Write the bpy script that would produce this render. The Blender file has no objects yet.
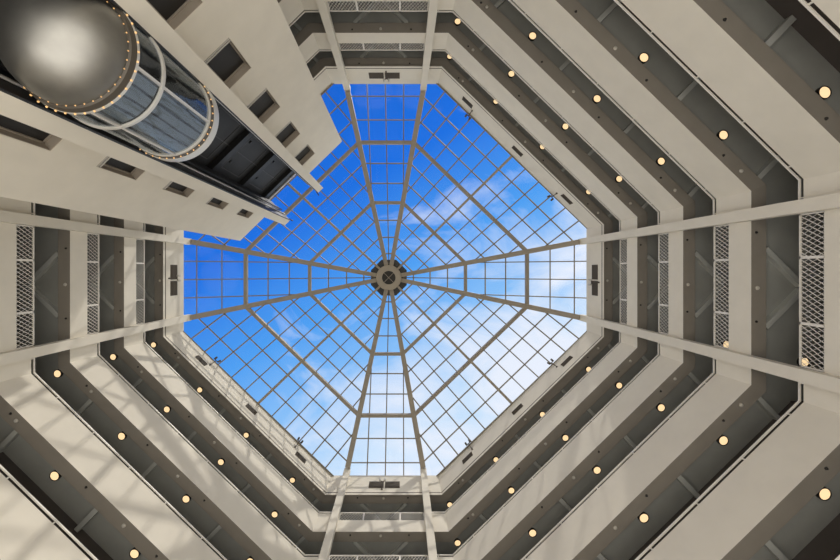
import bpy, math, random
from mathutils import Vector
random.seed(7)
S = bpy.context.scene
COL = S.collection
# ------------------------------------------------------------------ frame
# metres; +X to the right of the view, +Y to its lower edge, +Z up; z = 0 is eye height, the hall floor is at -1.6
CAM = Vector((1.026, -0.582, 0.0))
FLOOR = -1.6
A, B, WX, WY = 12.67, 12.315, 3.35, 3.23          # half sizes of the hall and of its four short sides
CORN = [(A, -WY), (A, WY), (WX, B), (-WX, B), (-A, WY), (-A, -WY), (-WX, -B), (WX, -B)]
SIDES = ['right', 'lower_right', 'bottom', 'lower_left', 'left', 'upper_left', 'top', 'upper_right']
TOPZ, WB0 = 23.47, 21.44                          # rim of the skylight, underside of the top wall
WB = [WB0, 18.415, 15.415, 12.415, 9.415, 6.415]  # undersides of the balconies, top first
RAIL_H, PAR_H = 1.535, 1.385

# ------------------------------------------------------------------ materials
def mat(name, col, rough=.6, metal=0., bump=0., bscale=40., var=0.0, emit=None, estr=1.0, vscale=1.5):
    m = bpy.data.materials.new(name); m.use_nodes = True
    nt = m.node_tree; b = nt.nodes['Principled BSDF']
    b.inputs['Base Color'].default_value = (*col, 1); b.inputs['Roughness'].default_value = rough
    b.inputs['Metallic'].default_value = metal
    tc = nt.nodes.new('ShaderNodeTexCoord')
    if var > 0:
        n = nt.nodes.new('ShaderNodeTexNoise'); n.inputs['Scale'].default_value = vscale; n.inputs['Detail'].default_value = 5
        nt.links.new(tc.outputs['Object'], n.inputs['Vector'])
        r = nt.nodes.new('ShaderNodeMapRange'); r.inputs['From Min'].default_value = .3; r.inputs['From Max'].default_value = .7
        r.inputs['To Min'].default_value = 1 - var; r.inputs['To Max'].default_value = 1 + var
        nt.links.new(n.outputs['Fac'], r.inputs['Value'])
        mx = nt.nodes.new('ShaderNodeVectorMath'); mx.operation = 'SCALE'; mx.inputs[0].default_value = col
        nt.links.new(r.outputs['Result'], mx.inputs['Scale']); nt.links.new(mx.outputs['Vector'], b.inputs['Base Color'])
    if bump > 0:
        n2 = nt.nodes.new('ShaderNodeTexNoise'); n2.inputs['Scale'].default_value = bscale
        nt.links.new(tc.outputs['Object'], n2.inputs['Vector'])
        bp = nt.nodes.new('ShaderNodeBump'); bp.inputs['Strength'].default_value = bump; bp.inputs['Distance'].default_value = .01
        nt.links.new(n2.outputs['Fac'], bp.inputs['Height']); nt.links.new(bp.outputs['Normal'], b.inputs['Normal'])
    if emit:
        b.inputs['Emission Color'].default_value = (*emit, 1); b.inputs['Emission Strength'].default_value = estr
    return m

def glass_mat(name, tint, gloss_col, rough, base_refl):
    m = bpy.data.materials.new(name); m.use_nodes = True; nt = m.node_tree; nt.nodes.clear()
    out = nt.nodes.new('ShaderNodeOutputMaterial'); mix = nt.nodes.new('ShaderNodeMixShader')
    t = nt.nodes.new('ShaderNodeBsdfTransparent'); t.inputs['Color'].default_value = (*tint, 1)
    g = nt.nodes.new('ShaderNodeBsdfGlossy'); g.inputs['Color'].default_value = (*gloss_col, 1); g.inputs['Roughness'].default_value = rough
    lw = nt.nodes.new('ShaderNodeLayerWeight'); lw.inputs['Blend'].default_value = .5
    pw = nt.nodes.new('ShaderNodeMath'); pw.operation = 'POWER'; pw.inputs[1].default_value = 5.0; nt.links.new(lw.outputs['Facing'], pw.inputs[0])
    ad = nt.nodes.new('ShaderNodeMath'); ad.operation = 'ADD'; ad.inputs[1].default_value = base_refl; ad.use_clamp = True
    nt.links.new(pw.outputs[0], ad.inputs[0]); nt.links.new(ad.outputs[0], mix.inputs['Fac'])
    nt.links.new(t.outputs[0], mix.inputs[1]); nt.links.new(g.outputs[0], mix.inputs[2]); nt.links.new(mix.outputs[0], out.inputs['Surface'])
    return m

M = dict(
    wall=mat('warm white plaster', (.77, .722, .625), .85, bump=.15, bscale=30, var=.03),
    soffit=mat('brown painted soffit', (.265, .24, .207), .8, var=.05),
    ceil=mat('grey green gallery ceiling', (.315, .32, .30), .8, var=.06),
    beam=mat('grey painted bracket', (.44, .45, .43), .8, var=.05),
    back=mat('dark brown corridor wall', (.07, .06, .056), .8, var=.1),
    rail=mat('white enamel rail', (.80, .76, .69), .45),
    dark=mat('black metal', (.012, .012, .013), .4),
    groove=mat('dark sealant', (.10, .085, .07), .8),
    panel=mat('charcoal shaft lining', (.018, .018, .0185), .5, var=.25),
    panel_edge=mat('worn shaft lining edge', (.07, .07, .071), .5, var=.2),
    steel=mat('brushed stainless steel', (.38, .375, .36), .46, metal=1.0, var=.10, vscale=2.2),
    trim=mat('satin aluminium trim', (.72, .70, .66), .4, metal=.3),
    rubber=mat('dark bronze band', (.10, .088, .075), .45, metal=.4),
    rib=mat('beige painted steel', (.36, .315, .255), .55, var=.06),
    mull=mat('bronze grey mullion', (.25, .225, .19), .5),
    hub=mat('beige hub ring', (.40, .35, .28), .55, var=.05),
    hubdark=mat('dark hub plate', (.035, .032, .03), .6),
    vent=mat('brown louvre', (.10, .082, .062), .6),
    reveal=mat('taupe window reveal', (.36, .315, .265), .8, var=.05),
    dglass=mat('dark window glazing', (.022, .02, .018), .6),
    cabin=mat('blue grey car lining', (.03, .032, .034), .4, var=.1, vscale=4),
    cabdark=mat('cab dark wood', (.035, .032, .032), .4),
    black=mat('sprinkler bronze', (.012, .010, .009), .5),
    white=mat('white plastic', (.58, .55, .50), .5),
    floor=mat('beige stone floor', (.52, .47, .41), .5, var=.1),
    roof=mat('grey roofing', (.3, .29, .28), .9, var=.1),
    lamp=mat('warm lamp lens', (.5, .42, .3), .5, emit=(1.0, .71, .38), estr=1.0),
    bulb=mat('amber bulb', (.9, .6, .3), .4, emit=(1.0, .55, .18), estr=.55),
    skyglass=glass_mat('skylight glass', (.96, .98, 1.0), (1, 1, 1), .02, .008),
    cabglass=glass_mat('lift car glass', (.88, .895, .91), (.74, .80, .86), .03, .035),
)

def reflection_mat():  # reflections on the lift glass, painted into the colour as streaks and dark lines
    m = bpy.data.materials.new('blue grey painted reflection'); m.use_nodes = True; nt = m.node_tree; b = nt.nodes['Principled BSDF']; b.inputs['Roughness'].default_value = .35
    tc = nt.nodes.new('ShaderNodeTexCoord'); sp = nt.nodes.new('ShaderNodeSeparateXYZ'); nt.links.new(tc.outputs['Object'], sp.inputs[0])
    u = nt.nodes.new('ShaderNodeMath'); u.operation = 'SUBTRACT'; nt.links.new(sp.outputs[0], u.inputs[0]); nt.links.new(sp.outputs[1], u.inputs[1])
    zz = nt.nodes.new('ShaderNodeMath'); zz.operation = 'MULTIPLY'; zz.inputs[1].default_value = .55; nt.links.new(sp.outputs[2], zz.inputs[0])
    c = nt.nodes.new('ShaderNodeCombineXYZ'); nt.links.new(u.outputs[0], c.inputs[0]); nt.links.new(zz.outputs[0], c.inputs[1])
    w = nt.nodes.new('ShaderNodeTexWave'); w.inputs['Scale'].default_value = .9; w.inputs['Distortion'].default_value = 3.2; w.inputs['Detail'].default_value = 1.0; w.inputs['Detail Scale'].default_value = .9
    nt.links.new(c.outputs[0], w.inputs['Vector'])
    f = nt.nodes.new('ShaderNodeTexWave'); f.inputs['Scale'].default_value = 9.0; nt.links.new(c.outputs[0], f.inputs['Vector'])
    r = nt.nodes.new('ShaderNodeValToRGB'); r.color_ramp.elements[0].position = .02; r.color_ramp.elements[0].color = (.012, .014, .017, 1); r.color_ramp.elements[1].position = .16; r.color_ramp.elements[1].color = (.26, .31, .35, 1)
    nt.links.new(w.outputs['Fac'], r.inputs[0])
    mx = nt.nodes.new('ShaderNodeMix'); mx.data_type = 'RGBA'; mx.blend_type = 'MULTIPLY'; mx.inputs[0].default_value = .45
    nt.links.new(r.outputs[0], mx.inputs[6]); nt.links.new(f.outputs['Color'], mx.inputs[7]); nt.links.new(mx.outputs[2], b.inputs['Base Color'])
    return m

# ------------------------------------------------------------------ mesh helpers
class MB:
    """gathers world-space polygons and links them as one mesh object"""
    def __init__(self): self.v = []; self.f = []; self.mi = []; self.sm = []
    def poly(self, pts, mi=0, smooth=False):
        n = len(self.v); self.v += [Vector(p) for p in pts]; self.f.append(tuple(range(n, n + len(pts)))); self.mi.append(mi); self.sm.append(smooth)
    def hexa(self, p, mi=0, mbot=None):
        """8 corners: four of the bottom in order, then the four above them"""
        n = len(self.v); self.v += [Vector(q) for q in p]
        c = sum(self.v[n:], Vector()) / 8
        for q in ((0, 1, 2, 3), (4, 5, 6, 7), (0, 1, 5, 4), (1, 2, 6, 5), (2, 3, 7, 6), (3, 0, 4, 7)):
            a, b, d = (self.v[n + q[k]] for k in range(3)); e = self.v[n + q[3]]
            nrm = (d - a).cross(e - b)
            qq = q if nrm.dot((a + b + d + e) / 4 - c) > 0 else q[::-1]
            self.f.append(tuple(n + k for k in qq)); self.sm.append(False)
            self.mi.append(mbot if (mbot is not None and q == (0, 1, 2, 3)) else mi)
    def bar(self, p, q, w, h, up=Vector((0, 0, 1)), mi=0):
        p, q = Vector(p), Vector(q); d = (q - p).normalized(); s = d.cross(up)
        if s.length < 1e-5: s = d.cross(Vector((1, 0, 0)))
        s.normalize(); u = s.cross(d).normalized(); s *= w / 2; u *= h / 2
        self.hexa([p - s - u, p + s - u, q + s - u, q - s - u, p - s + u, p + s + u, q + s + u, q - s + u], mi)
    def tube(self, p, q, r, n=8, r2=None, mi=0):
        p, q = Vector(p), Vector(q); d = (q - p).normalized(); s = d.orthogonal().normalized(); u = d.cross(s); r2 = r if r2 is None else r2
        k0 = len(self.v)
        for k in range(n):
            a = 2 * math.pi * k / n; self.v.append(p + (s * math.cos(a) + u * math.sin(a)) * r)
        for k in range(n):
            a = 2 * math.pi * k / n; self.v.append(q + (s * math.cos(a) + u * math.sin(a)) * r2)
        for k in range(n):
            j = (k + 1) % n; self.f.append((k0 + k, k0 + j, k0 + n + j, k0 + n + k)); self.mi.append(mi); self.sm.append(n > 8)
        self.f.append(tuple(range(k0 + n - 1, k0 - 1, -1))); self.f.append(tuple(range(k0 + n, k0 + 2 * n))); self.mi += [mi, mi]; self.sm += [False, False]
    def lathe(self, c, prof, n=48, a0=0, a1=2 * math.pi, mi=0, close=True, smooth=True):
        """profile [(radius, z)] swept about the vertical through c"""
        full = abs(a1 - a0 - 2 * math.pi) < 1e-6; m = n if full else n + 1; k0 = len(self.v); L = len(prof)
        for k in range(m):
            a = a0 + (a1 - a0) * k / n
            for r, z in prof: self.v.append(Vector((c[0] + r * math.cos(a), c[1] + r * math.sin(a), z)))
        for k in range(n):
            j = (k + 1) % m
            for i in range(L - 1 if not close else L):
                i2 = (i + 1) % L
                self.f.append((k0 + k * L + i, k0 + j * L + i, k0 + j * L + i2, k0 + k * L + i2)); self.mi.append(mi); self.sm.append(smooth)
    def build(self, name, mats, parent=None, loc=None, sharp=True):
        mats = mats if isinstance(mats, (list, tuple)) else [mats]
        if loc is None:
            loc = Vector(parent.matrix_basis.translation) if parent else Vector((0, 0, 0))
            if parent and parent.parent: loc = loc + Vector(parent.parent.location)
        if parent is None and loc == Vector((0, 0, 0)) and self.v:
            xs = [v.x for v in self.v]; ys = [v.y for v in self.v]; zs = [v.z for v in self.v]
            loc = Vector(((min(xs) + max(xs)) / 2, (min(ys) + max(ys)) / 2, min(zs)))
        me = bpy.data.meshes.new(name); me.from_pydata([v - loc for v in self.v], [], self.f)
        for m in mats: me.materials.append(m)
        me.polygons.foreach_set('material_index', self.mi); me.polygons.foreach_set('use_smooth', self.sm); me.update()
        o = bpy.data.objects.new(name, me); COL.objects.link(o)
        if parent: o.parent = parent
        else: o.location = loc
        return o

def tag(o, label=None, cat=None, group=None, kind=None):
    if label: o['label'] = label
    if cat: o['category'] = cat
    if group: o['group'] = group
    if kind: o['kind'] = kind
    return o
def empty(name, loc, label, cat, group=None, kind=None):
    o = bpy.data.objects.new(name, None); COL.objects.link(o); o.location = loc; o.empty_display_size = .2
    return tag(o, label, cat, group, kind)
def dup(o, loc, parent=None):
    c = o.copy(); COL.objects.link(c)
    if parent: c.parent = parent
    elif loc is not None: c.location = loc
    for ch in list(o.children): dup(ch, None, c)
    return c

# ------------------------------------------------------------------ the plan
class Face:
    def __init__(s, i):
        s.i = i; s.name = SIDES[i]; s.nice = s.name.replace('_', ' ')
        a, b = Vector((*CORN[i], 0)), Vector((*CORN[(i + 1) % 8], 0))
        s.a, s.b = a, b; s.c = (a + b) / 2; s.t = (b - a).normalized(); s.hl = (b - a).length / 2
        s.n = Vector((s.t.y, -s.t.x, 0))
        if s.n.dot(s.c) < 0: s.n = -s.n
        s.diag = i % 2 == 1
        # s runs along t; the "plus" end of a long side is the one where its ceiling layout starts
        s.sg = {1: -1, 3: -1, 5: 1, 7: 1}.get(i, 1)
    def P(s, u, d, z): q = s.c + s.t * u + s.n * d; return Vector((q.x, q.y, z))
FACES = [Face(i) for i in range(8)]
def ringpt(i, d, z):
    """corner i of the hall outline moved out by d"""
    f, g = FACES[i - 1], FACES[i % 8]
    p, q = f.c + f.n * d, g.c + g.n * d
    den = f.t.x * g.t.y - f.t.y * g.t.x
    k = ((q.x - p.x) * g.t.y - (q.y - p.y) * g.t.x) / den
    r = p + f.t * k; return Vector((r.x, r.y, z))
def seg(mb, f, d0, d1, z0, z1, s0=None, s1=None, mi=0, mbot=None):
    """a straight run along side f between the offsets d0 and d1, mitred at an end given as None"""
    def e0(d): return ringpt(f.i, d, 0) if s0 is None else f.P(s0, d, 0)
    def e1(d): return ringpt((f.i + 1) % 8, d, 0) if s1 is None else f.P(s1, d, 0)
    q = [e0(d0), e1(d0), e1(d1), e0(d1)]
    mb.hexa([Vector((p.x, p.y, z0)) for p in q] + [Vector((p.x, p.y, z1)) for p in q], mi, mbot)

GD, GS = 1.52, 3.0            # gallery depth behind the long and the short sides
ORD = ['top', 'first', 'second', 'third', 'fourth', 'fifth']
TW = 4.38                     # half width of the lift tower on the upper left side
def depth(f): return GD if f.diag else GS

PLACE = {0: 'right side', 1: 'lower right diagonal', 2: 'bottom side', 3: 'lower left diagonal', 4: 'left side',
         5: 'upper left diagonal', 6: 'top side', 7: 'upper right diagonal'}
LEV = {1: 'topmost', 2: 'second', 3: 'third', 4: 'fourth', 5: 'fifth'}

def handrail(f, z, parent, runs, posts):
    for (s0, s1), ps in zip(runs, posts):
      r = MB(); seg(r, f, .00, .042, z + RAIL_H - .045, z + RAIL_H, s0, s1)
      hr = r.build('handrail', M['rail'], parent)
      for s in ps:
        p = MB(); p.bar(f.P(s, .025, z + PAR_H), f.P(s, .025, z + RAIL_H - .04), .035, .035); p.build('rail_post', M['rail'], hr)

def ceiling_parts(f, z, parent, beams, s0=None, s1=None):
    d = depth(f)
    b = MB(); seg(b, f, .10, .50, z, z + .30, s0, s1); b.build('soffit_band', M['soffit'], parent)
    c = MB()
    if f.diag: seg(c, f, .50, d, z + .21, z + .42, s0, s1)
    else:
        seg(c, f, .50, GD, z + .21, z + .42, s0, s1)
        e = f.hl + .6
        c.hexa([f.P(-e, GD, z + .21), f.P(e, GD, z + .21), f.P(e, d, z + .21), f.P(-e, d, z + .21),
                f.P(-e, GD, z + .42), f.P(e, GD, z + .42), f.P(e, d, z + .42), f.P(-e, d, z + .42)])
    c.build('ceiling_panel', M['ceil'], parent)
    for s in beams:
        m = MB()
        if f.diag:
            m.hexa([f.P(s - .08, .50, z + .02), f.P(s + .08, .50, z + .02), f.P(s + .08, GD - .01, z + .02), f.P(s - .08, GD - .01, z + .02),
                    f.P(s - .08, .50, z + .21), f.P(s + .08, .50, z + .21), f.P(s + .08, GD - .01, z + .21), f.P(s - .08, GD - .01, z + .21)])
            m.build('ceiling_bracket', M['beam'], parent)
        else:
            sgn = 1 if s > 0 else -1
            p, q = f.P(s, .52, z + .115), f.P(sgn * .08, 1.75, z + .115)
            m.bar(p, q, .17, .19); m.build('ceiling_bracket', M['beam'], parent)

def diag_beams(f): return [f.sg * s for s in (6.4, 2.66, -1.08, -4.82)]
def diag_lights(f): return [f.sg * s for s in (4.59, .86, -2.89, -6.62)]
def diag_posts(f): return [f.sg * (6.4 - 1.87 * k - .4) for k in range(7)]

# ------------------------------------------------------------------ balconies
LEVELS = {0: (1, 2, 3, 4), 1: (1, 2, 3, 4, 5), 2: (1, 2, 3, 4), 3: (1, 2, 3, 4), 4: (1, 2, 3, 4), 5: (1, 2, 3, 4), 6: (1, 2, 3, 4), 7: (1, 2, 3, 4, 5)}

def lattice(mb, f, s0, s1, z0, z1, d):
    """diamond mesh: two families of slanting wires clipped to the panel"""
    k = .67; H = z1 - z0; step = .15
    for fam, w in ((-1, .020), (1, .011)):
        a = s0 - k * H
        n = int((s1 - s0 + 2 * k * H) / step) + 2
        for j in range(n):
            u0 = a + j * step if fam == 1 else s0 + j * step
            # u = u0 + fam*k*(z - z0)
            t0, t1 = 0., H
            for bound in (s0, s1):
                tb = (bound - u0) / (fam * k)
                if (bound == s0) == (fam == 1): t0 = max(t0, tb)
                else: t1 = min(t1, tb)
            if t1 - t0 < .01: continue
            mb.bar(f.P(u0 + fam * k * t0, d, z0 + t0), f.P(u0 + fam * k * t1, d, z0 + t1), w, .006, up=f.n)

for f in FACES:
    for L in LEVELS[f.i]:
        z = WB[L]
        if f.diag and f.i != 5:
            e = empty('balcony', f.P(0, 0, z), f'{LEV[L]} balcony below the skylight on the {PLACE[f.i]}, white parapet over brown soffit', 'balcony', 'balconies round the atrium')
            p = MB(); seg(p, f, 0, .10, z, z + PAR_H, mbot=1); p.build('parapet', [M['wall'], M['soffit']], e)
            handrail(f, z, e, [(None, None)], [diag_posts(f)]); ceiling_parts(f, z, e, diag_beams(f))
        elif f.diag:
            for part, (s0, s1, where) in enumerate(((None, -TW - .02, 'between lift tower and left side'), (TW + .02, None, 'between lift tower and top side'))):
                sm = -5.5 if part == 0 else 5.5
                e = empty('balcony', f.P(sm, 0, z), f'short piece of {LEV[L]} balcony {where}, white parapet', 'balcony', 'balconies round the atrium')
                p = MB(); seg(p, f, 0, .10, z, z + PAR_H, s0, s1, mbot=1); p.build('parapet', [M['wall'], M['soffit']], e)
                handrail(f, z, e, [(s0, s1)], [[sm]]); ceiling_parts(f, z, e, [6.2] if part else [-6.2], s0, s1)
        else:
            e = empty('balcony', f.P(0, 0, z), f'{LEV[L]} balcony below the skylight on the {PLACE[f.i]}, with diamond mesh between columns', 'balcony', 'balconies round the atrium')
            p = MB(); seg(p, f, 0, .10, z, z + .85, -2.61, 2.61, mbot=1)
            seg(p, f, 0, .10, z, z + PAR_H, None, -2.61, mbot=1); seg(p, f, 0, .10, z, z + PAR_H, 2.61, None, mbot=1)
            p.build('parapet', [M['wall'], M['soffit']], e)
            handrail(f, z, e, [(None, -2.61), (2.61, None)], [[-2.7], [2.7]])
            for s0, s1 in ((-2.23, -.96), (-.96, .96), (.96, 2.23)):
                m = MB(); lattice(m, f, s0 + .04, s1 - .04, z + .87, z + RAIL_H - .03, .05); mp = m.build('mesh_panel', M['rail'], e)
                fr = MB(); zc0, zc1 = z + .85, z + RAIL_H
                fr.bar(f.P(s0, .05, zc0 + .02), f.P(s1, .05, zc0 + .02), .04, .04); fr.bar(f.P(s0, .05, zc1 - .02), f.P(s1, .05, zc1 - .02), .04, .04)
                fr.bar(f.P(s0 + .02, .05, zc0), f.P(s0 + .02, .05, zc1), .04, .04); fr.bar(f.P(s1 - .02, .05, zc0), f.P(s1 - .02, .05, zc1), .04, .04)
                fr.build('panel_frame', M['rail'], mp)
            ceiling_parts(f, z, e, [-1.31, 1.31])

# ------------------------------------------------------------------ the setting: top wall, corridor walls, roof, floor
for f in FACES:
    w = MB(); seg(w, f, 0, .22, WB0 + .14, TOPZ, mbot=1); wo = w.build('wall_' + f.name, [M['wall'], M['soffit']]); tag(wo, kind='structure')
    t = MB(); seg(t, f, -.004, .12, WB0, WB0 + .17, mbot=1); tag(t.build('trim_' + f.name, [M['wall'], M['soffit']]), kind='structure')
    gv = MB(); seg(gv, f, -.003, .01, WB0 + .17, WB0 + .25); gv.build('shadow_gap', M['groove'], wo)
    c = empty('ceiling_' + f.name, f.P(0, .1, WB0), None, None, kind='structure')
    ceiling_parts(f, WB0, c, ([s for s in diag_beams(f) if not (f.i == 5 and abs(s) < TW + .1)] if f.diag else [-1.31, 1.31]))
    k = MB()
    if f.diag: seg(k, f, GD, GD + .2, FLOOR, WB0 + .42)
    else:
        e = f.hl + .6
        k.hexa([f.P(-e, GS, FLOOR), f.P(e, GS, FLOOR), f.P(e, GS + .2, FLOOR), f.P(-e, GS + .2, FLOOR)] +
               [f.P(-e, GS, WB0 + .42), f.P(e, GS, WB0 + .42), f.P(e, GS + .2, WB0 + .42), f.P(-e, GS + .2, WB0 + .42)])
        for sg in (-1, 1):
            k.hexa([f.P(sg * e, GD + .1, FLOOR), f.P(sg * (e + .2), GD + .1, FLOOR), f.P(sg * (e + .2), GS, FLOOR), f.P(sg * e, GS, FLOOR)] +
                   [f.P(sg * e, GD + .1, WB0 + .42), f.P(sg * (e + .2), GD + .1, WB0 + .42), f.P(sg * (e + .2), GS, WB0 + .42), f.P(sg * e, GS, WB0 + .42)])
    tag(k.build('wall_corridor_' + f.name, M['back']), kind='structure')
    r = MB(); seg(r, f, .22, 3.6, TOPZ - .25, TOPZ - .05); tag(r.build('ceiling_roof_' + f.name, M['roof']), kind='structure')
    lw = MB(); seg(lw, f, .2, .4, FLOOR, 4.6); tag(lw.build('wall_lower_' + f.name, M['wall']), kind='structure')
fl = MB(); fl.poly([ringpt(i, 3.4, FLOOR) for i in range(8)]); fo = fl.build('floor', M['floor']); tag(fo, kind='structure')

# ------------------------------------------------------------------ columns
for f in FACES:
    if f.diag: continue
    ends = {0: ('upper', 'lower'), 2: ('right', 'left'), 4: ('lower', 'upper'), 6: ('left', 'right')}[f.i]
    for s, w in ((-2.42, ends[0]), (2.42, ends[1])):
        m = MB(); q = [f.P(s - .19, -.27, 0), f.P(s + .19, -.27, 0), f.P(s + .19, 0, 0), f.P(s - .19, 0, 0)]
        m.hexa([Vector((p.x, p.y, FLOOR)) for p in q] + [Vector((p.x, p.y, 23.86)) for p in q])
        tag(m.build('column', M['wall'], loc=f.P(s, -.13, FLOOR)), f'{w} of the two tall white columns running up the {PLACE[f.i]}', 'column', 'columns carrying the skylight')

# ------------------------------------------------------------------ skylight
Z0, APEX = 23.9, 31.0
HB = APEX - Z0
RIBB = [(12.42, -2.42), (12.42, 2.42), (2.42, 12.05), (-2.42, 12.05), (-12.42, 2.42), (-12.42, -2.42), (-2.42, -12.05), (2.42, -12.05)]
def RP(i, U): x, y = RIBB[i % 8]; return Vector((x * (1 - U), y * (1 - U), Z0 + HB * U))
US = [.0205 + .1028 * k for k in range(9)]
sk = empty('skylight', (0, 0, Z0), 'faceted glass skylight with beige ribs meeting at a round central hub under blue sky', 'skylight')
UH = .915
for i in range(8):
    m = MB(); m.bar(RP(i, 0) - Vector((0, 0, .04)), RP(i, UH) - Vector((0, 0, .04)), .33, .36); m.build('rib', M['rib'], sk)
for i in range(8):
    for k in (2, 5):
        m = MB(); m.bar(RP(i, US[k]), RP(i + 1, US[k]), .22, .24); m.build('ring_beam', M['rib'], sk)
for i in (1, 3, 5, 7):
    def MID(U): return (RP(i, U) + RP(i + 1, U)) / 2
    m = MB(); m.bar(MID(-.07), MID(UH), .16, .2); m.build('slender_rib', M['rib'], sk)
for i in range(8):
    a, b = RP(i, 0), RP(i + 1, 0); t = (b - a).normalized(); mid = (a + b) / 2; hb = (b - a).length / 2
    ap = Vector((0, 0, APEX)); fn = (b - a).cross(ap - a).normalized()
    if fn.z < 0: fn = -fn
    def Q(s, U): return mid * (1 - U) + ap * U + t * s
    off = fn * .10
    diag = i % 2 == 1
    umin = -.072 if diag else -.05
    m = MB()
    for k, U in enumerate(US):
        if k in (2, 5): continue
        m.bar(Q(-hb * (1 - U), U) + off, Q(hb * (1 - U), U) + off, .07, .10, up=fn)
    nmax = 5 if diag else 1
    sp = 1.172
    for j in range(-nmax, nmax + 1):
        if diag and j == 0: continue
        s = j * sp; ue = min(1 - abs(s) / hb, .91)
        m.bar(Q(s, umin) + off, Q(s, ue) + off, .07, .10, up=fn)
    m.build('glazing_grid', M['mull'], sk)
    g = MB(); o2 = fn * .17
    hx = 6.6 if diag else hb
    pts = [Q(-hb, umin), Q(hb, umin), Q(hb * .085, UH), Q(-hb * .085, UH)]
    g.poly([p + o2 for p in pts]); g.build('glass_panel', M['skyglass'], sk)
    # edge curb carrying the glass on the wall
    cb = MB(); e = .0
    if diag: cb.bar(Q(-hb, umin) + fn * .05, Q(hb, umin) + fn * .05, .06, .12, up=fn); cb.build('edge_frame', M['mull'], sk)
h = MB(); h.lathe((0, 0), [(.55, 30.12), (1.0, 30.12), (1.02, 30.16), (1.02, 30.36), (.55, 30.36)], 48, smooth=False); hub = h.build('hub', M['hub'], sk)
h = MB(); n8 = [Vector((1.58 * math.cos(math.pi / 8 + k * math.pi / 4), 1.58 * math.sin(math.pi / 8 + k * math.pi / 4), 30.40)) for k in range(8)]
h.poly(n8[::-1]); h.poly([p + Vector((0, 0, .12)) for p in n8])
for k in range(8): h.poly([n8[k], n8[(k + 1) % 8], n8[(k + 1) % 8] + Vector((0, 0, .12)), n8[k] + Vector((0, 0, .12))])
h.build('hub_plate', M['hubdark'], hub)
h = MB(); h.bar((-.39, -.39, 30.2), (.39, .39, 30.2), .035, .03); h.bar((-.39, .39, 30.22), (.39, -.39, 30.22), .035, .03); h.build('hub_cross', M['hub'], hub)

# ------------------------------------------------------------------ downlights
proto = None
def downlight(p, label):
    global proto
    if proto is None:
        e = empty('downlight', (0, 0, 0), 'x', 'ceiling light')
        m = MB(); m.lathe((0, 0), [(.145, 0.0), (.168, 0.0), (.168, .10), (.145, .10)], 24, smooth=False); m.build('housing', M['black'], e)
        l = MB(); l.poly([(.146 * math.cos(-a * math.pi / 12), .146 * math.sin(-a * math.pi / 12), .012) for a in range(24)]); l.poly([(.146 * math.cos(a * math.pi / 12), .146 * math.sin(a * math.pi / 12), .05) for a in range(24)])
        l.build('lens', M['lamp'], e); proto = e; o = e
    else: o = dup(proto, None)
    o.location = p; tag(o, label, 'ceiling light', 'downlights in the gallery ceilings')
    return o
ENDS = {1: ('right column', 'bottom column'), 3: ('bottom side', 'left side'), 7: ('right side', 'top side')}
NTH = ['first', 'second', 'third', 'last']
ENDW = {1: 'right', 3: 'bottom', 7: 'right'}
def under(L): return 'top wall' if L == 0 else f'{LEV[L]} balcony'
for i in (7, 1, 3):
    f = FACES[i]
    for L in [0] + list(LEVELS[i]):
        if L == 5: continue
        for k, s in enumerate(diag_lights(f)):
            downlight(f.P(s, .79, WB[L] + .11), f'round warm downlight under the {under(L)}, {PLACE[i]}, {NTH[k]} from its {ENDW[i]} end')
f = FACES[0]
for L in (2, 3):
    downlight(f.P(2.5, 1.9, WB[L] + .11), f'warm downlight glimpsed through mesh of the {LEV[L+1]} balcony by the lower right column')

# ------------------------------------------------------------------ smoke detectors and sprinkler heads on the soffit bands
dproto = sproto = None
def detector(p, label):
    global dproto
    if dproto is None:
        m = MB(); m.lathe((0, 0), [(.0, -.04), (.04, -.04), (.06, -.028), (.07, 0), (.0, .004)], 20, close=False); dproto = m.build('smoke_detector', M['white'], loc=Vector((0, 0, 1e-6))); o = dproto
    else: o = dup(dproto, p)
    o.location = p; tag(o, label, 'smoke detector', 'smoke detectors on the soffits')
def sprinkler(p, label):
    global sproto
    if sproto is None:
        m = MB(); m.lathe((0, 0), [(.0, -.04), (.025, -.04), (.03, -.025), (.04, -.008), (.045, 0), (.0, .004)], 14, close=False); sproto = m.build('sprinkler_head', M['black'], loc=Vector((0, 0, 1e-6))); o = sproto
    else: o = dup(sproto, p)
    o.location = p; tag(o, label, 'sprinkler', 'sprinkler heads on the soffits')
for i in (7, 1, 3):
    f = FACES[i]
    for L in [0] + [q for q in LEVELS[i] if q < 5]:
        for k, s in enumerate((5.02, 1.44, -1.84, -5.35)):
            sprinkler(f.P(f.sg * s, .20, WB[L]), f'black sprinkler head under the {under(L)}, {PLACE[i]}, {NTH[k]} from its {ENDW[i]} end')
        for k, s in enumerate((5.8, -.05, -5.05)):
            detector(f.P(f.sg * s, .24, WB[L]), f'pale smoke detector under the {under(L)}, {PLACE[i]}, {["first","second","last"][k]} from its {ENDW[i]} end')
for i in (0, 2, 4, 6):
    f = FACES[i]
    for L in [0] + list(LEVELS[i]):
        if (i in (2, 6) and L > 1) or (i == 4 and L > 2) or (i == 0 and L > 3): continue
        e = {0: ('upper', 'lower'), 2: ('right', 'left'), 4: ('lower', 'upper'), 6: ('left', 'right')}[i]
        for k, s in enumerate(((-1.85, 1.12) if i == 0 else (-1.4, 1.5))):
            sprinkler(f.P(s, .17, WB[L]), f'small black sprinkler head under the {under(L)} on the {PLACE[i]}, near its {e[k]} column')
        detector(f.P(0, .20, WB[L]), f'small pale smoke detector under the {under(L)} midway along the {PLACE[i]}')

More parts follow.
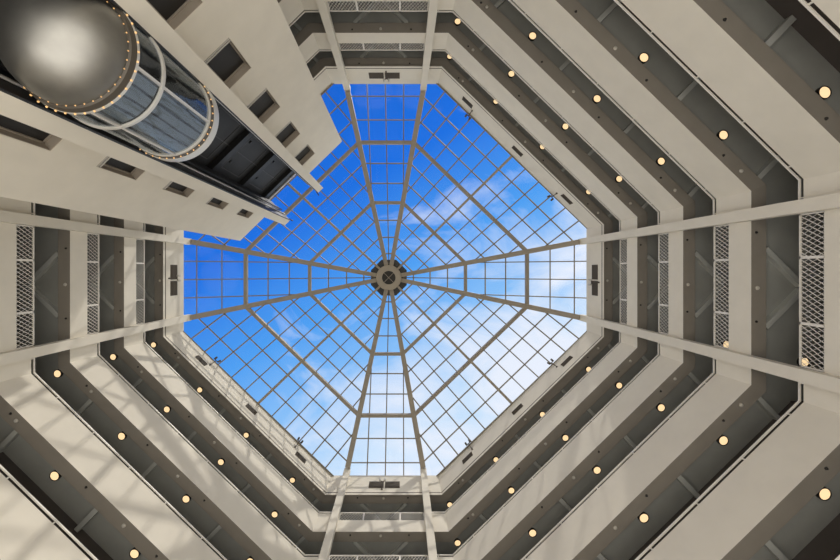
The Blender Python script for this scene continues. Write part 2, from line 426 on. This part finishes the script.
# ------------------------------------------------------------------ vents and spotlights on the top wall
def vent(f, s, w, hgt, label, split=False):
    e = empty('wall_vent', f.P(s, 0, 22.5), label, 'vent', 'vents in the top wall'); z = 22.45
    if not split: runs = [(s - w / 2, s + w / 2)]
    else: runs = [(s - w / 2, s - .04), (s + .04, s + w / 2)]
    for a, b in runs:
        m = MB(); seg(m, f, -.012, .0, z - hgt / 2, z + hgt / 2, a, b); m.build('backing', M['vent'], e)
        l = MB(); n = 5
        for k in range(n):
            zz = z - hgt / 2 + hgt * (k + .5) / n; l.bar(f.P(a, -.02, zz), f.P(b, -.02, zz), .03, .02)
        l.build('louvre', M['vent'], e)
    return e
def spotlight(f, s, z, label, big=False):
    e = empty('spotlight', f.P(s, 0, z), label, 'spotlight', 'spotlights on the top wall')
    m = MB(); m.tube(f.P(s, 0, z - .42), f.P(s, -.06, z - .42), .05, 10); m.tube(f.P(s, -.05, z - .45), f.P(s, -.22, z), .025, 8); m.build('bracket', M['groove'], e)
    m = MB(); m.tube(f.P(s, -.22, z), f.P(s - .14, -.25, z + .05), .03, 8); m.tube(f.P(s, -.22, z), f.P(s + .14, -.25, z + .05), .03, 8); m.build('yoke', M['groove'], e)
    for sg in (-1, 1):
        m = MB(); m.tube(f.P(s + sg * .14, -.25, z), f.P(s + sg * .15, -.30, z + .2), .055, 12, .065); m.build('lamp_head', M['white'] if big else M['groove'], e)
for i in (7, 1, 3):
    f = FACES[i]
    for k, s in enumerate((4.15, 0, -4.2)):
        vent(f, f.sg * s, .80, .42, f'small dark vent in the top wall, {PLACE[i]}, {["first", "middle", "last"][k]} from its {ENDW[i]} end')
    for k, s in enumerate((3.52, -3.7)):
        spotlight(f, f.sg * s, 23.2, f'small forked spotlight at the skylight rim, {PLACE[i]}, {["first", "last"][k]} from its {ENDW[i]} end')
for i in (0, 2, 4, 6):
    f = FACES[i]
    vent(f, 0, 1.85, .68, f'wide dark vent in two halves in the top wall on the {PLACE[i]}', True)
    spotlight(f, .12, 22.38, f'small forked spotlight in front of the wide vent on the {PLACE[i]}', True)

# ------------------------------------------------------------------ lift tower on the upper left diagonal
f = FACES[5]
DP, DF, DB = -3.22, -4.50, -2.62     # offsets of the panel, fin and shaft lining from the side's plane (towards the hall)
TZ = 22.95
tw = empty('elevator_shaft', f.P(0, DP, FLOOR), 'tall white lift tower with square windows and an open dark shaft between two fins', 'elevator shaft')
WZ = [11.5 - 6, 11.5 - 3, 11.5, 14.45, 17.45, 20.5]
AX = -.08
F0, F1 = 1.225, 1.635
win_h, win_w, TH = 1.62, 1.02, .36
def tbox(mb, s0, s1, d0, d1, z0, z1, mi=0, mbot=None):
    s0, s1 = s0 + AX, s1 + AX
    q = [f.P(s0, d0, 0), f.P(s1, d0, 0), f.P(s1, d1, 0), f.P(s0, d1, 0)]
    mb.hexa([Vector((p.x, p.y, z0)) for p in q] + [Vector((p.x, p.y, z1)) for p in q], mi, mbot)
for sg in (-1, 1):
    m = MB()
    def sb(a, b): return (a, b) if sg > 0 else (-b, -a)
    # wall panel with window holes next to the fin
    tbox(m, *sb(F1 + win_w, TW + .08 * (1 if sg > 0 else -1)), DP, DP + TH, FLOOR, TZ)
    zs = [FLOOR]
    for z in WZ: zs += [z - win_h / 2, z + win_h / 2]
    zs.append(TZ)
    for k in range(0, len(zs), 2): tbox(m, *sb(F1, F1 + win_w), DP, DP + TH, zs[k], zs[k + 1])
    # return wall back to the gallery
    tbox(m, *sb(TW - .3, TW + .08 * (1 if sg > 0 else -1)), DP + TH, 0.0, FLOOR, TZ)
    m.build('wall_panel', M['wall'], tw)
    fn = MB(); tbox(fn, *sb(F0, F1), DF, DP + TH, FLOOR, TZ - .12); fn.build('fin', M['wall'], tw)
    for z in WZ[1:]:
        w = MB(); a, b = sb(F1, F1 + win_w); dd = DP + .26
        tbox(w, a, b, dd + .02, dd + .05, z - win_h / 2, z + win_h / 2); wo = w.build('window', M['dglass'], tw)
        fr = MB(); t_ = .05
        tbox(fr, a, b, dd - .03, dd + .02, z - win_h / 2, z - win_h / 2 + .06); tbox(fr, a, b, dd - .03, dd + .02, z + win_h / 2 - t_, z + win_h / 2)
        tbox(fr, a, a + t_, dd - .03, dd + .02, z - win_h / 2, z + win_h / 2); tbox(fr, b - t_, b, dd - .03, dd + .02, z - win_h / 2, z + win_h / 2)
        fr.build('window_frame', M['reveal'], wo)
        sl = MB(); tbox(sl, a, b, DP + .015, DP + .04, z - win_h / 2 + .05, z - win_h / 2 + .08); tbox(sl, a, b, DP + .02, DP + .05, z - win_h / 2 + .14, z - win_h / 2 + .17)
        sl.build('sill_track', M['white'], wo)
        rv = MB(); tbox(rv, b - .012 if sg > 0 else a, b if sg > 0 else a + .012, DP + .02, dd - .03, z - win_h / 2 + .0, z + win_h / 2)
        tbox(rv, a, b, DP + .02, dd - .03, z + win_h / 2 - .012, z + win_h / 2); rv.build('window_reveal', M['reveal'], wo)
    # dark side lining with guide rails
    sd = MB(); tbox(sd, *sb(1.5, 1.6), DP + TH, DB + .2, FLOOR, TZ - .1); tbox(sd, *sb(F0 - .03, F0), DF + .06, DP + TH, FLOOR, TZ - .15); sd.build('side_lining', M['panel'], tw)
    for k, (s_, d_, w_, c_) in enumerate(((1.13, DF + .46, .045, 'trim'), (1.08, DF + .80, .06, 'dark'), (1.14, DF + 1.05, .04, 'panel_edge'))):
        g = MB(); tbox(g, *sb(s_, s_ + w_), d_, d_ + .06, FLOOR, TZ - .1); g.build('guide_rail', M[c_], tw)
    g = MB(); tbox(g, *sb(F0 - .05, F0), DF - .0, DF + .06, FLOOR, TZ - .2); g.build('corner_strip', M['dark'], tw)
    hk = MB(); hk.tube(f.P(AX + sg * 1.16, DF + .1, TZ - .2), f.P(AX + sg * 1.13, DF - .12, TZ - .12), .03, 8); hk.tube(f.P(AX + sg * 1.13, DF - .12, TZ - .12), f.P(AX + sg * 1.09, DF - .05, TZ + .05), .025, 8); hk.build('cable_hook', M['dark'], tw)
for L in range(-1, 6):
    z0 = WB[L] - .1 if L >= 0 else None
bounds = [FLOOR] + [w + .3 for w in WB[::-1]] + [TZ - .1]
for k in range(len(bounds) - 1):
    z0, z1 = bounds[k], bounds[k + 1]
    m = MB(); tbox(m, -1.5, 1.5, DB, DB + .15, z0 + .35, z1); pn = m.build('lining_panel', M['panel'], tw)
    if z1 > 11:
        e = MB(); zc0, zc1 = z0 + .75, z1 - .45
        for (a, b, c, d) in ((-1.0, 1.0, zc0, zc0 + .05), (-1.0, 1.0, zc1 - .05, zc1), (-1.0, -.96, zc0, zc1), (.96, 1.0, zc0, zc1), (-.02, .02, z0 + .35, z1)):
            tbox(e, a, b, DB - .02, DB, c, d)
        e.build('panel_frame', M['panel_edge'], pn)
        b_ = MB()
        for s_ in (-.62, .62): b_.tube(f.P(s_, DB, z0 + 1.0), f.P(s_, DB - .05, z0 + 1.0), .07, 12)
        b_.build('access_cover', M['dark'], pn)
    bm_ = MB(); tbox(bm_, -1.5, 1.5, DB - .22, DB + .1, z0, z0 + .35); bm_.build('floor_beam', M['dark'], tw)
m = MB(); tbox(m, -1.5, 1.5, DB - .06, DB + .15, TZ - .1, TZ + .02); m.build('top_channel', M['trim'], tw)

# ------------------------------------------------------------------ glass lift car
cc = f.P(AX + .065, -4.42, 0); C2 = (cc.x, cc.y)
ZB, ZT = 6.83, 9.48
th0 = math.atan2(-f.n.y, -f.n.x)              # towards the hall
cab = empty('elevator_car', (cc.x, cc.y, ZB), 'round glass lift car with a polished steel bowl underneath and amber bulbs round its rims', 'elevator')
m = MB(); prof = []
for k in range(25):
    a = math.pi / 2 * k / 24; prof.append((1.05 * math.sin(a), ZB - .10 - .92 * math.cos(a)))
m.lathe(C2, prof, 72, close=False); m.build('bowl', M['steel'], cab)
m = MB(); m.lathe(C2, [(1.039, ZB - .12), (1.097, ZB - .10), (1.129, ZB - .02), (1.129, ZB + .0), (1.039, ZB)], 72, smooth=False); rim = m.build('lower_rim', M['rubber'], cab)
m = MB(); m.lathe(C2, [(1.055, ZB), (1.134, ZB), (1.134, ZB + .06), (1.055, ZB + .06)], 72, smooth=False); m.build('rim_lip', M['trim'], rim)
m = MB(); m.lathe(C2, [(1.087, ZT), (1.145, ZT), (1.145, ZT + .11), (1.087, ZT + .11)], 72, smooth=False); urim = m.build('upper_rim', M['rubber'], cab)
m = MB(); m.lathe(C2, [(1.055, ZT - .07), (1.129, ZT - .07), (1.129, ZT), (1.055, ZT)], 72, smooth=False); m.build('rim_lip', M['trim'], urim)
m = MB(); m.lathe(C2, [(1.055, ZT + .11), (1.161, ZT + .11), (1.161, ZT + .34), (0.316, ZT + .40), (0.316, ZT + .11)], 72, smooth=False); m.build('crown', M['trim'], cab)
m = MB(); m.lathe(C2, [(1.09, 7.57), (1.14, 7.57), (1.14, 7.64), (1.09, 7.64)], 72, smooth=False, a0=th0 - 1.75, a1=th0 + 1.75); m.build('middle_rail', M['trim'], cab)
AZ = [-1.72, -.56, .56, 1.72]
for a in AZ:
    m = MB(); p = Vector((C2[0] + 1.10 * math.cos(th0 + a), C2[1] + 1.10 * math.sin(th0 + a), 0)); rad = Vector((math.cos(th0 + a), math.sin(th0 + a), 0))
    m.bar(p + Vector((0, 0, ZB)), p + Vector((0, 0, ZT)), .06, .06, up=rad); m.build('mullion', M['trim'], cab)
for a, b in zip(AZ[:-1], AZ[1:]):
    for z0, z1 in ((ZB + .05, 7.58), (7.65, ZT - .06)):
        m = MB(); m.lathe(C2, [(1.092, z0), (1.102, z0), (1.102, z1), (1.092, z1)], 36, a0=th0 + a + .03, a1=th0 + b - .03, smooth=False); m.build('glass_pane', M['cabglass'], cab)
m = MB(); m.lathe(C2, [(0.000, ZB - .05), (1.034, ZB - .05), (1.034, ZB - .01), (0.000, ZB - .01)], 48, close=False, smooth=False); m.build('car_floor', M['cabdark'], cab)
m = MB()
for k in range(-22, 23):
    a = th0 + math.pi + k * .085; m.lathe(C2, [(.895, ZB), (.925, ZB), (.925, ZT), (.895, ZT)], 1, a0=a, a1=a + .028, smooth=False)
m.build('slat_lining', M['cabdark'], cab)
m = MB(); m.lathe(C2, [(0.000, ZT + .02), (1.044, ZT + .02), (1.044, ZT + .05), (0.000, ZT + .05)], 48, close=False, smooth=False); m.build('car_ceiling', M['cabdark'], cab)
m = MB(); m.lathe(C2, [(0.928, ZB), (0.981, ZB), (0.981, ZT), (0.928, ZT)], 40, a0=th0 + 1.2, a1=th0 + 2 * math.pi - 1.2, smooth=False); m.build('car_wall', M['cabin'], cab)
refl = reflection_mat()
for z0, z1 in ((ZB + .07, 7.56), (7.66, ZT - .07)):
    m = MB(); m.lathe(C2, [(1.05, z0), (1.065, z0), (1.065, z1), (1.05, z1)], 30, a0=th0 - .53, a1=th0 + .53, smooth=False); m.build('painted_reflection', refl, cab)  # curved sheets added behind the front panes to carry the painted reflections
m = MB(); m.lathe(C2, [(.0, ZT - .02), (.09, ZT - .02), (.09, ZT + .015), (.0, ZT + .015)], 32, close=False, smooth=False); m.build('added_car_light', M['lamp'], cab)  # glowing disc added to the car ceiling as an assumed lamp
cl_ = bpy.data.lights.new('car_fill', 'AREA'); cl_.shape = 'DISK'; cl_.size = .16; cl_.energy = 10; cl_.color = (1, .96, .9)  # added fill light that brightens the inside of the car
co = bpy.data.objects.new('car_fill', cl_); COL.objects.link(co); co.location = (cc.x, cc.y, ZT - .05)
# bulbs round both rims
def bulb(a, r, z, parent, q=.02):
    m = MB(); c = (C2[0] + r * math.cos(th0 + a), C2[1] + r * math.sin(th0 + a))
    m.lathe(c, [(0.001, z - q), (.7 * q, z - .7 * q), (q, z), (.7 * q, z + .7 * q), (.001, z + q)], 8, close=False); return m.build('bulb', M['bulb'], parent)
for k in range(-13, 14): bulb(k * .157, 1.15, ZB + .0, rim)
for k in range(-11, 12): bulb(k * .157 + .05, 1.055, ZB - .125, rim, .013)
for k in range(-11, 12): bulb(k * .157, 1.16, ZT + .02, urim)

# ------------------------------------------------------------------ sky and sun
w = bpy.data.worlds.new('World'); S.world = w; w.use_nodes = True; nt = w.node_tree; nt.nodes.clear()
N = nt.nodes.new; Lk = nt.links.new
def math_(op, a, b=None, clamp=False):
    n = N('ShaderNodeMath'); n.operation = op; n.use_clamp = clamp
    for k, x in enumerate((a, b)):
        if x is None: continue
        if isinstance(x, (int, float)): n.inputs[k].default_value = x
        else: Lk(x, n.inputs[k])
    return n.outputs[0]
def mixc(fac, a, b):
    n = N('ShaderNodeMix'); n.data_type = 'RGBA'
    if isinstance(fac, (int, float)): n.inputs[0].default_value = fac
    else: Lk(fac, n.inputs[0])
    for k, x in ((6, a), (7, b)):
        if isinstance(x, tuple): n.inputs[k].default_value = (*x, 1)
        else: Lk(x, n.inputs[k])
    return n.outputs[2]
tc = N('ShaderNodeTexCoord'); sp = N('ShaderNodeSeparateXYZ'); Lk(tc.outputs['Generated'], sp.inputs[0])
X, Y, Z = sp.outputs
zc = math_('MAXIMUM', Z, .08)
px, py = math_('DIVIDE', X, zc), math_('DIVIDE', Y, zc)
g = math_('ADD', math_('MULTIPLY', px, .50), math_('MULTIPLY', py, .86))
ramp = N('ShaderNodeValToRGB'); cr = ramp.color_ramp
gm = N('ShaderNodeMapRange'); gm.inputs['From Min'].default_value = -.6; gm.inputs['From Max'].default_value = .6; Lk(g, gm.inputs['Value']); Lk(gm.outputs[0], ramp.inputs[0])
cr.elements[0].position = 0.0; cr.elements[0].color = (.010, .12, .62, 1)
cr.elements[1].position = 1.0; cr.elements[1].color = (.72, .84, 1.0, 1)
for p_, c_ in ((.28, (.016, .17, .76)), (.50, (.085, .36, .90)), (.66, (.27, .55, .95)), (.82, (.58, .77, .98))):
    e = cr.elements.new(p_); e.color = (*c_, 1)
cmb = N('ShaderNodeCombineXYZ'); Lk(px, cmb.inputs[0]); Lk(py, cmb.inputs[1])
n1 = N('ShaderNodeTexNoise'); n1.inputs['Scale'].default_value = 3.2; n1.inputs['Detail'].default_value = 7; n1.inputs['Roughness'].default_value = .58; n1.inputs['Distortion'].default_value = .6
mp = N('ShaderNodeMapping'); mp.inputs['Rotation'].default_value = (0, 0, .7); mp.inputs['Scale'].default_value = (1.0, 1.7, 1); mp.inputs['Location'].default_value = (1.9, 8.2, 5.5)
Lk(cmb.outputs[0], mp.inputs[0]); Lk(mp.outputs[0], n1.inputs['Vector'])
thr = math_('SUBTRACT', n1.outputs['Fac'], math_('SUBTRACT', .535, math_('ADD', math_('MULTIPLY', px, .42), math_('MULTIPLY', py, .36))))
cl = math_('MULTIPLY', thr, 3.6, True)
skyc = mixc(math_('MULTIPLY', cl, .85), ramp.outputs[0], (.90, .92, 1.0))
# hazy band lower down the sky, out of view, brightened to light the walls
hz = N('ShaderNodeMapRange'); hz.inputs['From Min'].default_value = .82; hz.inputs['From Max'].default_value = .55; Lk(Z, hz.inputs['Value'])
HAZE = (1.45, 1.42, 1.36)
full = mixc(hz.outputs[0], skyc, HAZE)
bg = N('ShaderNodeBackground'); Lk(full, bg.inputs['Color']); bg.inputs['Strength'].default_value = 1.0
ow = N('ShaderNodeOutputWorld'); Lk(bg.outputs[0], ow.inputs['Surface'])

sun = bpy.data.lights.new('sun', 'SUN'); sun.energy = 2.0; sun.angle = math.radians(.9); sun.color = (1, .93, .82)
so = bpy.data.objects.new('sun', sun); COL.objects.link(so); so.location = (0, -40, 60)
el = math.radians(54); hx, hy = -.50, .866
so.rotation_euler = Vector((hx * math.cos(el), hy * math.cos(el), -math.sin(el))).to_track_quat('-Z', 'Y').to_euler()
# added unseen fill lights just over the hall floor, brightening the walls from below
for k in range(7):
    a = k * math.pi / 3; rr = 6.4 if k < 6 else 0.0
    l = bpy.data.lights.new('lobby_fill', 'AREA'); l.shape = 'DISK'; l.size = 6.0; l.energy = 240; l.color = (1, .94, .83)
    o = bpy.data.objects.new('lobby_fill', l); COL.objects.link(o); o.location = (rr * math.cos(a), rr * math.sin(a), FLOOR + .5); o.rotation_euler = (math.pi, 0, 0)

# ------------------------------------------------------------------ camera
cd = bpy.data.cameras.new('camera'); cam = bpy.data.objects.new('camera', cd); COL.objects.link(cam)
cam.location = CAM; cam.rotation_euler = (math.pi, 0, 0)
cd.sensor_fit = 'HORIZONTAL'; cd.sensor_width = 36; cd.lens = 373 / 840 * 36
cd.shift_x = (420 - 401.4) / 840; cd.shift_y = -(280 - 270.5) / 840
cd.clip_start = .05; cd.clip_end = 300
S.camera = cam
S.view_settings.view_transform = 'Standard'; S.view_settings.look = 'None'; S.view_settings.gamma = 1; S.view_settings.exposure = 0.0
S.view_settings.use_curve_mapping = False
S.cycles.transparent_max_bounces = 24; S.cycles.max_bounces = 10; S.cycles.diffuse_bounces = 6
S.cycles.use_denoising = True
